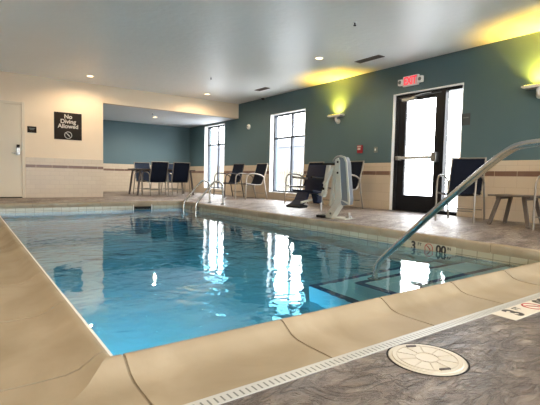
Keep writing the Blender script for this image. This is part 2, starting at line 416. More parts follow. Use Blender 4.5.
# reveals of the openings, painted white
b = MB()
for (y0, y1, z0, z1) in holes:
    t = .006; top = z1
    b.box(WX-.004, WX+.12, y1-t, y1+.012, z0, z1); b.box(WX-.004, WX+.12, y0-.012, y0+t, z0, z1)
    b.box(WX-.004, WX+.12, y0-.012, y1+.012, z1-t, z1+.012)
    if z0 > 0: b.box(WX-.012, WX+.13, y0-.02, y1+.02, z0-.015, z0+.006)
struct(b.build('trim_1', M['white']), 'white reveals and sills around the openings of the teal wall', 'trim')
# tile wainscot along window wall, cut around the openings
hz = [h for h in holes]
ys2 = sorted({YF, YN, *[h[0]-.012 for h in holes], *[h[1]+.012 for h in holes]})
zs2 = sorted({-.05, .9, *[h[2]-.016 for h in holes if h[2] > 0]})
zs2 = [-.05, .154, .174, .90]
b = MB()
for a, c in zip(ys2, ys2[1:]):
    cy = (a+c)/2; h = [q for q in holes if q[0] < cy < q[1]]
    if not h: b.box(WX-.012, WX, a, c, -.05, .90)
    elif h[0][2] > 0: b.box(WX-.012, WX, a, c, -.05, h[0][2]-.016)
struct(b.build('trim_2', M['tile_y']), 'beige tile wainscot with a brown strip along the teal wall', 'wainscot')
# far wall (beige) with doorway to the nook; door on the left
DX0, DX1, DZ = .10, 1.05, 2.03
b = MB()
b.box(XL-.2, XN, YB, YB+.12, -.25, ZC+.15); b.box(XN, WX, YB, YB+.12, ZN, ZC+.15)
struct(b.build('wall_far', M['beige']), 'beige wall beyond the pool with the wide opening to the seating nook', 'wall')
b = MB(); b.box(DX1+.07, XN, YB-.012, YB, -.05, .90)
struct(b.build('trim_3', M['tile_x']), 'beige tile wainscot with a brown strip under the no diving sign', 'wainscot')
b = MB(); b.box(XL-.2, DX0-.07, YB-.012, YB, -.05, .90)
struct(b.build('trim_4', M['tile_x']))
# nook
struct(MB().box(XN-.12, WX+.2, YN, YN+.15, -.25, ZC+.15).build('wall_nook_back', M['teal']), 'teal back wall of the seating nook', 'wall')
struct(MB().box(XN-.15, XN, YB+.12, YN, -.25, ZC+.15).build('wall_nook_left', M['teal']), 'teal side wall of the seating nook', 'wall')
struct(MB().box(XN, WX-.012, YN-.012, YN, -.05, .90).build('trim_5', M['tile_x']), 'tile wainscot behind the nook table', 'wainscot')
struct(MB().box(XN, XN+.012, YB+.12, YN-.012, -.05, .90).build('trim_6', M['tile_y']), 'tile wainscot on the side of the nook', 'wainscot')
struct(MB().box(XN, WX, YB+.12, YN, ZN, ZN+.1).build('ceiling_nook', M['nookceil']), 'lower white ceiling over the seating nook', 'ceiling')
struct(MB().box(XL-.2, WX+.25, YF-.25, YB+.12, ZC, ZC+.15).build('ceiling', M['ceil']), 'pale grey ceiling over the pool', 'ceiling')
struct(MB().box(XL-.2, XL, YF, YB, -.25, ZC).build('wall_left', M['beige']), 'beige wall on the left', 'wall')
b = MB(); prev = XL-.2
for a, c in HWIN:
    b.box(prev, a, YF-.2, YF, -.25, ZC); b.box(a, c, YF-.2, YF, -.25, .35); b.box(a, c, YF-.2, YF, 2.25, ZC); prev = c
b.box(prev, WX+.25, YF-.2, YF, -.25, ZC)
struct(b.build('wall_near', M['beige']), 'wall behind the photographer with windows added for fill light', 'wall')

# floor: height-field deck with a hole for the pool and coping
def floor_mesh():
    bm = bmesh.new()
    hx0, hx1, hy0, hy1 = PX0-CWW-.05, PX1+CW, PY0-CW-.05, PY1+CW
    xs = sorted({XL, -1, hx0, hx1, *[hx1+i*.15 for i in range(1, 7)], WX+.25})
    ys_ = sorted({YF, -1, 0, hy0, *[1.5+i*.5 for i in range(15)], hy1, *[hy1+i*.15 for i in range(1, 7)], 11.5, YN+.1})
    xs = sorted({*xs, 1, 2, 3})
    V = {}
    def v(x, y):
        k = (round(x, 3), round(y, 3))
        if k not in V: V[k] = bm.verts.new((x, y, deck_z(x, y)))
        return V[k]
    for a, c in zip(xs, xs[1:]):
        for p, q in zip(ys_, ys_[1:]):
            if hx0-.001 < (a+c)/2 < hx1 and hy0 < (p+q)/2 < hy1: continue
            bm.faces.new((v(a, p), v(c, p), v(c, q), v(a, q)))
    ex = bmesh.ops.extrude_face_region(bm, geom=bm.faces[:])
    for e in ex['geom']:
        if isinstance(e, bmesh.types.BMVert): e.co.z -= .12
    bmesh.ops.recalc_face_normals(bm, faces=bm.faces[:])
    for f in bm.faces: f.smooth = abs(f.normal.z) > .9
    me = bpy.data.meshes.new('floor'); bm.to_mesh(me); bm.free(); me.materials.append(M['deck'])
    o = bpy.data.objects.new('floor', me); C.objects.link(o); return o
struct(floor_mesh(), 'stamped slate pool deck', 'floor')

# pool basin
ZB = -1.08
def ring_box(mb, d0, d1, z0, z1):   # rectangular ring around the pool from offset d0 to d1 outwards
    x0, x1, y0, y1 = PX0, PX1, PY0, PY1
    mb.box(x0-d1, x0-d0, y0-d1, y1+d1, z0, z1); mb.box(x1+d0, x1+d1, y0-d1, y1+d1, z0, z1)
    mb.box(x0-d0, x1+d0, y0-d1, y0-d0, z0, z1); mb.box(x0-d0, x1+d0, y1+d0, y1+d1, z0, z1)
b = MB(); ring_box(b, .012, .25, ZB-.15, -.085); b.box(PX0-.25, PX1+.25, PY0-.25, PY1+.25, ZB-.15, ZB)
struct(b.build('floor_pool', M['plaster']), 'pale blue plastered pool basin', 'pool')
for nm, mt, bx in (('y', 'pt_y', [(PX0-.012, PX0+.004, PY0, PY1), (PX1-.004, PX1+.012, PY0, PY1)]), ('x', 'pt_x', [(PX0+.004, PX1-.004, PY0-.012, PY0+.004)])):
    b = MB()
    for q in bx: b.box(*q, -.385, -.07)
    struct(b.build('trim_7' if nm == 'y' else 'trim_8', M[mt]), 'cream waterline tiles of the pool, '+('long sides' if nm == 'y' else 'near end'), 'tile band')
SKX0, SKX1 = 2.90, 3.31
b = MB(); b.box(PX0+.004, SKX0, PY1-.004, PY1+.012, -.385, -.07); b.box(SKX1, PX1-.004, PY1-.004, PY1+.012, -.385, -.07); b.box(SKX0, SKX1, PY1-.004, PY1+.012, -.385, -.21)
struct(b.build('trim_9', M['pt_x']), 'cream waterline tiles at the far end', 'tile band')

# coping: swept profile, mitred corners, split at the joints
PROF = [(-.012, -.068), (-.016, -.022), (-.010, -.006), (.004, 0), (.022, -.003), (.045, -.018), (.075, -.038), (.115, -.048), (.17, -.0505), (CW, -.050), (CW, -.11), (.0, -.11)]
def coping_piece(mb, side, a, c, ma, mc, g=.0045):
    """side N/S/E/W; a..c along; ma/mc = mitre at that end (+1 grows outward)"""
    t = bmesh.new(); A, B_ = [], []
    for d, z in PROF:
        aa = a-(wide(d) if side in 'SN' else d) if ma else a+g; cc = c+d if mc else c-g
        for lst, u in ((A, aa), (B_, cc)):
            p = {'S': (u, PY0-d, z), 'N': (u, PY1+d, z), 'W': (PX0-wide(d), u, z), 'E': (PX1+d, u, z)}[side]
            lst.append(t.verts.new(p))
    n = len(PROF); t.faces.new(A); t.faces.new(B_[::-1])
    for k in range(n): t.faces.new((A[k], B_[k], B_[(k+1) % n], A[(k+1) % n]))
    mb.merge(t)
def jts(lo, hi, first, step):
    o = [lo]; x = first
    while x < hi-.2: o.append(x); x += step
    return o+[hi]
cop = MB()
for side, pts in (('S', [PX0, .402, 1.027, 1.632, 2.237, 2.842, 3.447, PX1]), ('N', jts(PX0, PX1, .431, .601)), ('W', jts(PY0, PY1, 1.388, .65)), ('E', jts(PY0, PY1, 2.0, .65))):
    for i, (a, c) in enumerate(zip(pts, pts[1:])):
        coping_piece(cop, side, a, c, i == 0, i == len(pts)-2)
copo = cop.build('trim_10', M['coping'], smooth=True, angle=50)
struct(copo, 'sand coloured concrete coping slabs around the pool', 'coping')
b = MB(); ring_box(b, -.004, CW-.004, -.108, -.066)
# grout just under the slabs' surface
t = MB()
for side in 'SNWE':
    lo, hi = (PX0, PX1) if side in 'SN' else (PY0, PY1)
    tt = bmesh.new(); A, B_ = [], []
    for d, z in [(-.008, -.066), (-.010, -.020), (.004, -.005), (.022, -.008), (.045, -.023), (.075, -.043), (.115, -.053), (CW-.002, -.0555), (CW-.002, -.10), (0, -.10)]:
        for lst, u in ((A, lo-(wide(d) if side in 'SN' else d)), (B_, hi+d)):
            lst.append(tt.verts.new({'S': (u, PY0-d, z), 'N': (u, PY1+d, z), 'W': (PX0-wide(d), u, z), 'E': (PX1+d, u, z)}[side]))
    n = len(A); tt.faces.new(A); tt.faces.new(B_[::-1])
    for k in range(n): tt.faces.new((A[k], B_[k], B_[(k+1) % n], A[(k+1) % n]))
    t.merge(tt)
struct(t.build('trim_11', M['joint']), 'grout in the joints of the coping', 'grout'); b.bm.free()
# white strip standing in for the highlight on the glossy left lip
struct(MB().box(PX0+.006, PX0+.0225, PY0+.02, PY1-.02, -.035, -.008, .005).build('lip_glint_strip', M['lipglint']), 'white strip put in as the highlight along the left lip of the pool', 'highlight strip')
# slotted drain strips
b = MB(); b.box(PX0-CWW-.05, PX1+CW, PY0-CW-.05, PY0-CW, -.1, -.048)
d = b.build('trim_13', M['drain']); d.data.transform(Matrix.Translation((0, -(PY0-CW-.0505), 0))); d.location.y = PY0-CW-.0505
struct(d, 'white slotted deck drain along the near coping', 'drain')
b = MB(); b.box(0, PY1+CW-PY0+CW, -.05, 0, -.1, -.048)
d = b.build('trim_14', M['drain']); d.rotation_euler.z = R(90); d.location = (PX0-CWW, PY0-CW, 0)
struct(d, 'white slotted deck drain along the left coping', 'drain')

# steps in the near right corner
b = MB()
b.box(2.48, PX1, PY0, 2.28, ZB, -.45, .004); b.box(2.65, PX1, PY0, 1.90, -.46, -.30, .004)
b.box(2.31, PX1, PY0, 2.62, ZB, -.72, .004)
stp = b.build('pool_steps', mat('step_plaster', (.36, .62, .67), .6)); struct(stp, 'pale blue corner steps with dark blue edge tiles under the handrail', 'steps')
b = MB()
for x, y, z in ((2.31, 2.62, -.72), (2.48, 2.28, -.45), (2.65, 1.90, -.30)):
    b.box(x-.003, x+.05, PY0+.01, y+.003, z-.02, z+.003); b.box(x+.05, PX1-.01, y-.05, y+.003, z-.02, z+.003)
b.build('edge_tiles', M['stepblue'], stp)['label'] = 'dark blue edge tiles'
# water
b = MB(); b.box(PX0+.0045, PX1-.0045, PY0+.0045, PY1-.0045, ZB+.002, WZ)
tag(b.build('pool_water', M['water']), 'rippling turquoise water filling the pool', 'water', kind='stuff')

# underwater lamp on the left wall near the corner
t = empty('pool_lamp', (PX0+.012, 1.85, -.50)); tag(t, 'round underwater lamp in the left pool wall near the corner', 'lamp')
MB().lathe([(.001, 0), (.12, 0), (.12, .018), (.09, .028), (.001, .028)], 28, axis='X').build('housing', M['steeldull'], t, True)
MB().lathe([(.001, .029), (.082, .029), (.06, .034), (.001, .036)], 24, axis='X').build('lens', M['poollens'], t, True)
pl = area('pool_lamp_light', (PX0+.09, 1.85, -.50), (0, R(-38), 0), .16, .16, POOLLAMP, (.62, .86, 1), spread=R(115)); pl.data.shape = 'DISK'
pl.rotation_euler = Vector((.45, 1.05, -.55)).to_track_quat('-Z', 'Y').to_euler()

# skimmer
t = empty('pool_skimmer', ((SKX0+SKX1)/2, PY1, -.21)); tag(t, 'dark skimmer opening in the far end tiles of the pool', 'skimmer')
b = MB(); b.box(-.205, .205, .0, .011, 0, .14); b.build('throat', M['black'], t)
b = MB(); b.box(-.205, -.19, -.012, 0, 0, .14); b.box(.19, .205, -.012, 0, 0, .14); b.box(-.19, .19, -.012, 0, 0, .012); b.build('faceplate', M['marktile'], t)

# ------------------------------------------------------------------ windows and doors
def window(n, y0, y1, z0, z1, yv, zh, label):
    r_ = empty('window_%d' % n, (WX+.12, y0, z0)); struct(r_, label, 'window')
    W, Hh = y1-y0, z1-z0; f = .045
    b = MB(); b.box(0, .06, 0, W, 0, f); b.box(0, .06, 0, W, Hh-f, Hh); b.box(0, .06, 0, f, f, Hh-f); b.box(0, .06, W-f, W, f, Hh-f)
    b.build('window_frame', M['mullion'], r_)
    b = MB(); b.box(.002, .058, yv-y0-.028, yv-y0+.028, f, Hh-f); b.build('mullion', M['mullion'], r_)
    b = MB(); b.box(.004, .056, f, W-f, zh-z0-.024, zh-z0+.024); b.build('crossbar', M['mullion'], r_)
    MB().box(.028, .034, f, W-f, f, Hh-f).build('window_pane', M['glass'], r_)
window(1, 11.66, 13.0, .17, 2.21, 12.30, 1.60, 'tall window with dark mullions in the nook, above the pool ladder')
window(2, 7.82, 9.22, .19, 2.21, 8.47, 1.60, 'tall window with dark mullions between the patio chairs')
window(3, -2.9, -1.5, .19, 2.21, -2.25, 1.60, 'unseen tall window added for fill light beside the near corner')
for i, (a, c) in enumerate(HWIN):
    r_ = empty('window_%d' % (4+i), (a, YF-.12, .35)); struct(r_, 'window added for fill light behind the photographer', 'window'); W = c-a
    b = MB(); b.box(0, W, 0, .06, 0, .05); b.box(0, W, 0, .06, 1.85, 1.9); b.box(0, .05, 0, .06, .05, 1.85); b.box(W-.05, W, 0, .06, .05, 1.85); b.box(W/2-.03, W/2+.03, 0, .06, .05, 1.85)
    b.build('window_frame', M['mullion'], r_); MB().box(.05, W-.05, .028, .034, .05, 1.85).build('window_pane', M['glass'], r_)

d1 = empty('door_1', (WX+.06, 3.88, 0)); struct(d1, 'glazed dark bronze exit door with a sidelight', 'door')
# local y: 0..1.37 ; leaf .42..1.31 ; sidelight .05..0.33
b = MB(); b.box(0, .11, 1.30, 1.37, -.02, 2.16); b.box(0, .11, 0, .03, -.02, 2.16); b.box(0, .11, .34, .42, -.02, 2.10); b.box(0, .11, .03, 1.30, 2.10, 2.16); b.box(0, .11, .03, .34, -.02, .06)
b.build('door_frame', M['bronze'], d1)
b = MB(); y0, y1 = .425, 1.295
b.box(.02, .065, y0, y0+.11, .01, 2.095); b.box(.02, .065, y1-.15, y1, .01, 2.095); b.box(.02, .065, y0+.11, y1-.15, .01, .30); b.box(.02, .065, y0+.11, y1-.15, 2.03, 2.095)
leaf = b.build('door_leaf', M['bronze'], d1)
MB().box(.038, .046, y0+.11, y1-.15, .30, 2.03).build('door_pane', M['glass'], leaf)
b = MB(); b.box(-.075, -.035, .46, 1.27, .955, 1.01, .006); b.build('push_bar', M['greybox2'], leaf)
b = MB(); b.box(-.08, .02, .43, .53, .90, 1.07, .008); b.build('latch_case', M['steeldull'], leaf)
b = MB(); b.box(-.075, .02, 1.215, 1.28, .945, 1.02, .006); b.build('bar_bracket', M['steeldull'], leaf)
b = MB(); b.box(-.055, .02, .92, 1.20, 2.02, 2.075, .006); cl = b.build('door_closer', M['steeldull'], leaf)
b = MB(); b.obox((-.03, 1.0, 2.085), (-.09, .74, 2.10), .02, .01, Vector((1, 0, 0))); b.obox((-.09, .74, 2.10), (.0, .62, 2.12), .02, .01, Vector((1, 0, 0))); b.build('closer_arm', M['steeldull'], cl)
MB().box(.045, .053, .03, .34, .06, 2.10).build('sidelight_pane', M['glass'], d1)
b = MB(); b.box(.0, .14, -.0, 1.37, -.06, .012); b.build('threshold', M['bronze'], d1)

d2 = empty('door_2', (DX0, YB, 0)); struct(d2, 'cream painted door at the left end of the beige wall', 'door')
W = DX1-DX0
b = MB(); b.box(-.06, 0, -.022, 0, .0, DZ+.06, .003); b.box(W, W+.06, -.022, 0, 0, DZ+.06, .003); b.box(0, W, -.022, 0, DZ, DZ+.06, .003); b.build('door_frame', M['doorpaint'], d2)
leaf = MB().box(.006, W-.006, -.012, 0, .022, DZ-.006, .002).build('door_leaf', M['doorpaint'], d2)
MB().box(0, W, -.012, 0, 0, .02).build('door_sweep', M['black'], d2)
lk = MB().box(W-.105, W-.035, -.04, -.012, .94, 1.10, .006).build('lock_case', M['steeldull'], leaf)
MB().box(W-.10, W-.04, -.055, -.012, 1.10, 1.165, .006).build('card_reader', M['black'], leaf)
MB().tube([(W-.07, -.04, .98), (W-.07, -.075, .98), (W-.20, -.08, .975)], .009, 10).build('door_lever', M['steel'], leaf, True)

# ------------------------------------------------------------------ ceiling lamps and fittings
cans = [(2.285, 10.02, ZC, 'recessed ceiling lamp above the cream door, left of the other ceiling lamps', 1),
        (5.18, 10.10, ZC, 'recessed ceiling lamp near the end of the beige header wall', 1),
        (5.15, 5.76, ZC, 'recessed ceiling lamp in front of the yellow wall uplight by the lift', 1),
        (4.63, 12.35, ZN, 'recessed lamp in the low nook ceiling over the table', 2.2),
        (2.285, 1.5, ZC, None, 1.5), (5.15, 1.5, ZC, None, 1), (-.6, 5.76, ZC, None, 1), (-.6, 1.5, ZC, None, 1)]
def can(x, y, z, label, k):
    r_ = empty('ceiling_lamp', (x, y, z)); tag(r_, label or 'recessed ceiling lamp outside the photo, nearer the photographer', 'lamp', 'recessed ceiling lamps')
    b = MB(); b.lathe([(.085, 0), (.085, -.006), (.066, -.010), (.062, -.002), (.062, 0)], 28); b.build('trim_ring', M['white'], r_, True)
    MB().lathe([(.001, -.002), (.061, -.002), (.061, -.0045), (.001, -.0045)], 24).build('lens', M['canlens'], r_)
    l = bpy.data.lights.new('can_light', 'SPOT'); l.energy = CAN*k; l.color = (1, .74, .46) if z > 2.5 else (1, .88, .74); l.spot_size = R(172); l.spot_blend = .55; l.shadow_soft_size = .03
    o = bpy.data.objects.new('can_light', l); C.objects.link(o); o.location = (x, y, z-.03)
for c in cans: can(*c)

def vent(x, y, L_, label):
    r_ = empty('ceiling_vent', (x, y, ZC)); tag(r_, label, 'vent', 'ceiling vents')
    b = MB(); w_ = .075; b.box(-w_, w_, -L_/2, -L_/2+.015, -.010, 0); b.box(-w_, w_, L_/2-.015, L_/2, -.010, 0); b.box(-w_, -w_+.012, -L_/2, L_/2, -.010, 0); b.box(w_-.012, w_, -L_/2, L_/2, -.010, 0)
    b.build('vent_frame', M['vent'], r_); MB().box(-w_+.01, w_-.01, -L_/2+.01, L_/2-.01, -.002, 0).build('duct', M['ventdark'], r_)
    b = MB()
    for k in range(5): b.box(-.058+k*.026, -.050+k*.026, -L_/2+.015, L_/2-.015, -.009, -.002)
    b.build('louvres', M['vent'], r_)
vent(5.86, 5.23, .56, 'long brown ceiling vent nearer the exit sign'); vent(5.90, 8.62, .46, 'long brown ceiling vent above the far chairs')
def sprinkler(x, y, z, label):
    r_ = empty('sprinkler', (x, y, z)); tag(r_, label, 'sprinkler', 'ceiling sprinklers')
    MB().lathe([(.001, 0), (.028, 0), (.024, -.006), (.010, -.010), (.001, -.010)], 16).build('escutcheon', M['white'], r_, True)
    b = MB(); b.tube([(0, 0, -.008), (0, 0, -.03)], .008, 8); b.lathe([(.001, -.045), (.02, -.045), (.02, -.049), (.001, -.049)], 12); b.tube([(.009, 0, -.02), (.014, 0, -.034), (0, 0, -.046)], .003, 6); b.tube([(-.009, 0, -.02), (-.014, 0, -.034), (0, 0, -.046)], .003, 6)
    b.build('sprinkler_head', M['black'], r_)
sprinkler(4.35, 4.16, ZC, 'black sprinkler head on the ceiling nearest the photographer'); sprinkler(4.36, 8.33, ZC, 'black sprinkler head on the ceiling above the far ceiling lamp'); sprinkler(4.28, 11.62, ZN, 'black sprinkler head in the low nook ceiling')

def sconce(y, label):
    r_ = empty('wall_uplight', (WX, y, 1.93)); tag(r_, label, 'wall lamp', 'yellow wall uplights')
    MB().lathe([(.001, 0), (.055, 0), (.055, -.02), (.03, -.03), (.001, -.03)], 20, (0, 0, -.12), 'X').build('wall_plate', M['sconce'], r_, True)
    MB().tube([(-.02, 0, -.12), (-.075, 0, -.12), (-.085, 0, -.05), (-.085, 0, -.01)], .028, 12, 1).build('arm', M['sconce'], r_, True)
    b = MB(); b.prism([(-.20, -.012), (-.16, -.03), (.16, -.03), (.20, -.012), (.20, .012), (-.20, .012)], -.155, -.02, 'YZ'); b.build('shade', M['sconce'], r_)
    MB().box(-.14, -.035, -.17, .17, .0125, .018).build('lamp_tube', M['yellow'], r_)
    l = area('uplight_light', (WX-.092, y, 1.955), (R(180), R(4), 0), .09, .20, SCONCE, (1, .61, .06), spread=R(118))
sconce(6.70, 'pale wall lamp glowing yellow upwards, above the pool lift'); sconce(2.72, 'pale wall lamp glowing yellow upwards at the right edge, above the patio chair')

# exit sign with emergency heads
r_ = empty('exit_sign', (WX, 4.87, 2.365)); tag(r_, 'lit red exit sign with two lamp heads above the glass door', 'exit sign')
MB().box(-.05, 0, -.16, .16, -.09, .09, .006).build('sign_housing', M['white'], r_)
MB().box(-.053, -.049, -.148, .148, -.08, .08).build('sign_face', M['exitface'], r_)
text_mesh('sign_letters', 'EXIT', .19, M['redlit'], r_, basis((0, -1, 0), (0, 0, 1), (-1, 0, 0), (-.054, 0, -.002)), .001, xs=.68, bold=.006)
for s in (-1, 1):
    h = MB().box(-.07, -.005, s*.21-.045, s*.21+.045, -.06+.0, .05, .01).build('emergency_lamp', M['white'], r_)
    MB().lathe([(.001, 0), (.032, 0), (.032, -.004), (.001, -.006)], 16, (-.07, s*.21, -.005), 'X').build('lamp_lens', M['greybox'], h)
# pull station, switch box, plaque, strobe, camera
r_ = empty('fire_alarm_pull', (WX, 6.04, 1.19)); tag(r_, 'red fire alarm pull station on the teal wall right of the pool lift', 'alarm')
MB().box(-.045, 0, -.06, .06, -.085, .075, .008).build('pull_body', M['red'], r_); MB().box(-.056, -.045, -.035, .035, -.02, .02, .003).build('pull_handle', M['signtext'], r_); MB().box(-.047, -.045, -.05, .05, .035, .06).build('pull_label', M['signtext'], r_)
r_ = empty('switch_box', (WX, 5.63, 1.16)); tag(r_, 'small grey switch box on the wall beside the red alarm', 'switch')
MB().box(-.03, 0, -.04, .04, -.055, .055, .006).build('switch_plate', M['greybox'], r_); MB().box(-.037, -.03, -.012, .012, -.02, .02, .002).build('switch_button', M['white'], r_)
r_ = empty('wall_plaque', (WX, 3.81, 1.575)); tag(r_, 'small dark plaque on the teal wall right of the exit door', 'sign')
MB().box(-.008, 0, -.075, .075, -.095, .095, .002).build('plaque_panel', mat('plaque', (.045, .055, .06), .5), r_); MB().box(-.009, -.008, -.05, .05, .02, .035).build('plaque_line', M['greybox'], r_)
r_ = empty('alarm_strobe', (WX, 10.27, 1.99)); tag(r_, 'small white round alarm strobe on the teal wall between the two windows', 'alarm')
MB().lathe([(.001, 0), (.075, 0), (.07, -.03), (.05, -.045), (.001, -.048)], 20, axis='X').build('strobe_body', M['white'], r_, True); MB().box(-.06, -.046, -.025, .025, -.02, .02, .003).build('strobe_lens', M['steeldull'], r_)
r_ = empty('security_camera', (WX-.10, 9.46, ZC)); tag(r_, 'small dome camera where the ceiling meets the teal wall', 'camera')
MB().lathe([(.001, 0), (.055, 0), (.055, -.03), (.001, -.03)], 20).build('camera_base', M['white'], r_, True); MB().lathe([(.045, -.03), (.04, -.055), (.02, -.072), (.001, -.076)], 20).build('camera_dome', M['black'], r_, True)

# no diving sign + room sign on the beige wall
r_ = empty('no_diving_sign', (1.99, YB, 1.65)); tag(r_, 'dark square sign reading No Diving Allowed on the beige wall', 'sign')
MB().box(-.295, .295, -.012, 0, -.31, .31, .003).build('sign_panel', M['sign'], r_)
text_mesh('sign_lettering', 'No\nDiving\nAllowed', .130, M['signtext'], r_, basis((1, 0, 0), (0, 0, 1), (0, -1, 0), (0.0, -.013, .105)), .001, bold=.003)
a, c = MB(), MB(); no_diving(a, c, None, .082, .012); mw = basis((1, 0, 0), (0, 0, 1), (0, -1, 0), (.0, -.0125, -.205))
a.bm.transform(mw); c.bm.transform(mw)
sb = a.build('sign_symbol', M['signtext'], r_); c.build('diver_figure', M['signtext'], sb)
r_ = empty('room_sign', (1.25, YB, 1.515)); tag(r_, 'small dark sign with raised line of text beside the cream door', 'sign')
MB().box(-.09, .09, -.008, 0, -.07, .07, .002).build('sign_panel', M['sign'], r_); MB().box(-.055, .055, -.0095, -.008, .018, .034).build('text_line', M['greybox'], r_); MB().box(-.04, .04, -.0095, -.008, -.008, .003).build('braille_line', M['greybox'], r_)

# ------------------------------------------------------------------ pool rails
def rail_mesh(pts, r=.024, sm=3): return MB().tube(pts, r, 16, sm)
r_ = empty('pool_handrail', (2.70, .80, -.05)); tag(r_, 'large stainless handrail sloping from the near deck down onto the pool steps', 'handrail')
hp = [(0, 0, 0), (0, 0, .70), (0, .03, .835), (0, .17, .862), (0, .40, .850), (0, .485, .812), (0, .64, .686), (0, .92, .446), (0, 1.24, .145), (0, 1.385, .012), (0, 1.465, -.08), (0, 1.475, -.40)]
rail_mesh(hp, .024, 2).build('rail', M['steel'], r_, True)
MB().lathe([(.026, .022), (.045, .016), (.055, 0), (.026, 0)], 24).build('floor_flange', M['steel'], r_, True)
MB().lathe([(.026, .022), (.045, .016), (.055, 0), (.026, 0)], 24, (0, 1.475, -.40)).build('floor_flange', M['steel'], r_, True)
r_ = empty('pool_ladder', (3.93, 8.39, -.035)); tag(r_, 'stainless pool ladder with two hooped rails at the far right corner', 'ladder')
for s in (-.30, .30):
    p = [(.63, s, 0), (.63, s, .34), (.61, s, .455), (.48, s, .505), (.38, s, .46), (.07, s, .10), (.0, s, .03), (-.01, s, -.12), (-.01, s, -.80)]
    rail_mesh(p, .022, 2).build('rail', M['steel'], r_, True)
    MB().lathe([(.024, .02), (.04, .014), (.05, 0), (.024, 0)], 20, (.63, s, -.002)).build('floor_flange', M['steel'], r_, True)
for z in (-.32, -.58): MB().box(-.05, .05, -.28, .28, z-.012, z+.012, .006).build('ladder_tread', M['steeldull'], r_)

# ------------------------------------------------------------------ depth markings
def marking(name, mw, label, plate, s=1):
    """tile plates with 3 FT / no-diving / 00 IN, local x right, y up, z out; plate 0.60 x .11"""
    r_ = empty(name); r_.matrix_world = mw; tag(r_, label, 'depth marking')
    I = Matrix.Identity(4)
    MB().box(-.30*s, .30*s, -.055*s, .055*s, -.004, .0015).build('marker_tiles', plate, r_)
    T = lambda x, y: Matrix.Translation((x*s, y*s, .0016))
    text_mesh('depth_number', '3', .125*s, M['mark'], r_, T(-.19, 0), .0006, bold=.005)
    text_mesh('unit_letters', 'FT', .045*s, M['mark'], r_, T(-.113, .025), .0006, bold=.001)
    a, c = MB(), MB(); no_diving(a, c, None, .050*s, .008*s, .0015); a.bm.transform(T(0, 0)); c.bm.transform(T(0, 0))
    y_ = a.build('no_diving_ring', M['redline'], r_); c.build('diver_figure', M['mark'], y_)
    text_mesh('inches_number', '00', .115*s, M['mark'], r_, T(.142, 0), .0006, bold=.005)
    text_mesh('inch_letters', 'IN', .04*s, M['mark'], r_, T(.232, .025), .0006, bold=.001)
    return r_
marking('depth_marking', basis((0, -1, 0), (0, 0, 1), (-1, 0, 0), (PX1-.0065, 2.65, -.143)), '3 FT 00 IN depth marking in the right pool wall beyond the handrail', M['ptmark'])
marking('depth_marking', basis((0, -1, 0), (0, 0, 1), (-1, 0, 0), (PX1-.0065, 8.28, -.118)), '3 FT 00 IN depth marking in the right pool wall under the ladder rails', M['ptmark'])
marking('depth_marking', basis((1, 0, 0), (0, 1, 0), (0, 0, 1), (2.31, .932, -.049)), '3 FT 00 IN depth marking on the near deck at the right edge', M['marktile'])

# valve lid on deck
r_ = empty('deck_lid', (1.305, .853, -.05)); tag(r_, 'round cream plastic lid set into the near deck beside the drain', 'lid'); r_.scale = (.86, .86, 1)
MB().lathe([(.001, .004), (.135, .004), (.138, .001), (.150, .001), (.152, -.003), (.152, -.01), (.001, -.01)], 48).build('lid_rim', M['hatch'], r_, True)
MB().lathe([(.153, -.012), (.153, .0005), (.160, .0005), (.160, -.012)], 48).build('seal', M['black'], r_)
b = MB()
for k in range(10):
    a = 2*PI*k/10+.2; b.obox((.045*math.cos(a), .045*math.sin(a), .0045), (.12*math.cos(a), .12*math.sin(a), .0045), .0035, .002, Vector((-math.sin(a), math.cos(a), 0)))
for q in (.045, .118):
    for k in range(36):
        a, c = 2*PI*k/36, 2*PI*(k+1)/36; b.obox((q*math.cos(a), q*math.sin(a), .0045), (q*math.cos(c), q*math.sin(c), .0045), .0035, .002, Vector((math.cos(a), math.sin(a), 0)))
b.build('lid_pattern', M['hatchline'], r_)
for a in (R(69), R(249)):
    u = Vector((math.cos(a), math.sin(a), 0)); v = Vector((-u.y, u.x, 0)); p = u*.113
    MB().obox(p-v*.022+Vector((0, 0, .006)), p+v*.022+Vector((0, 0, .006)), .010, .005, u).build('lid_slot', M['darkwood'], r_)

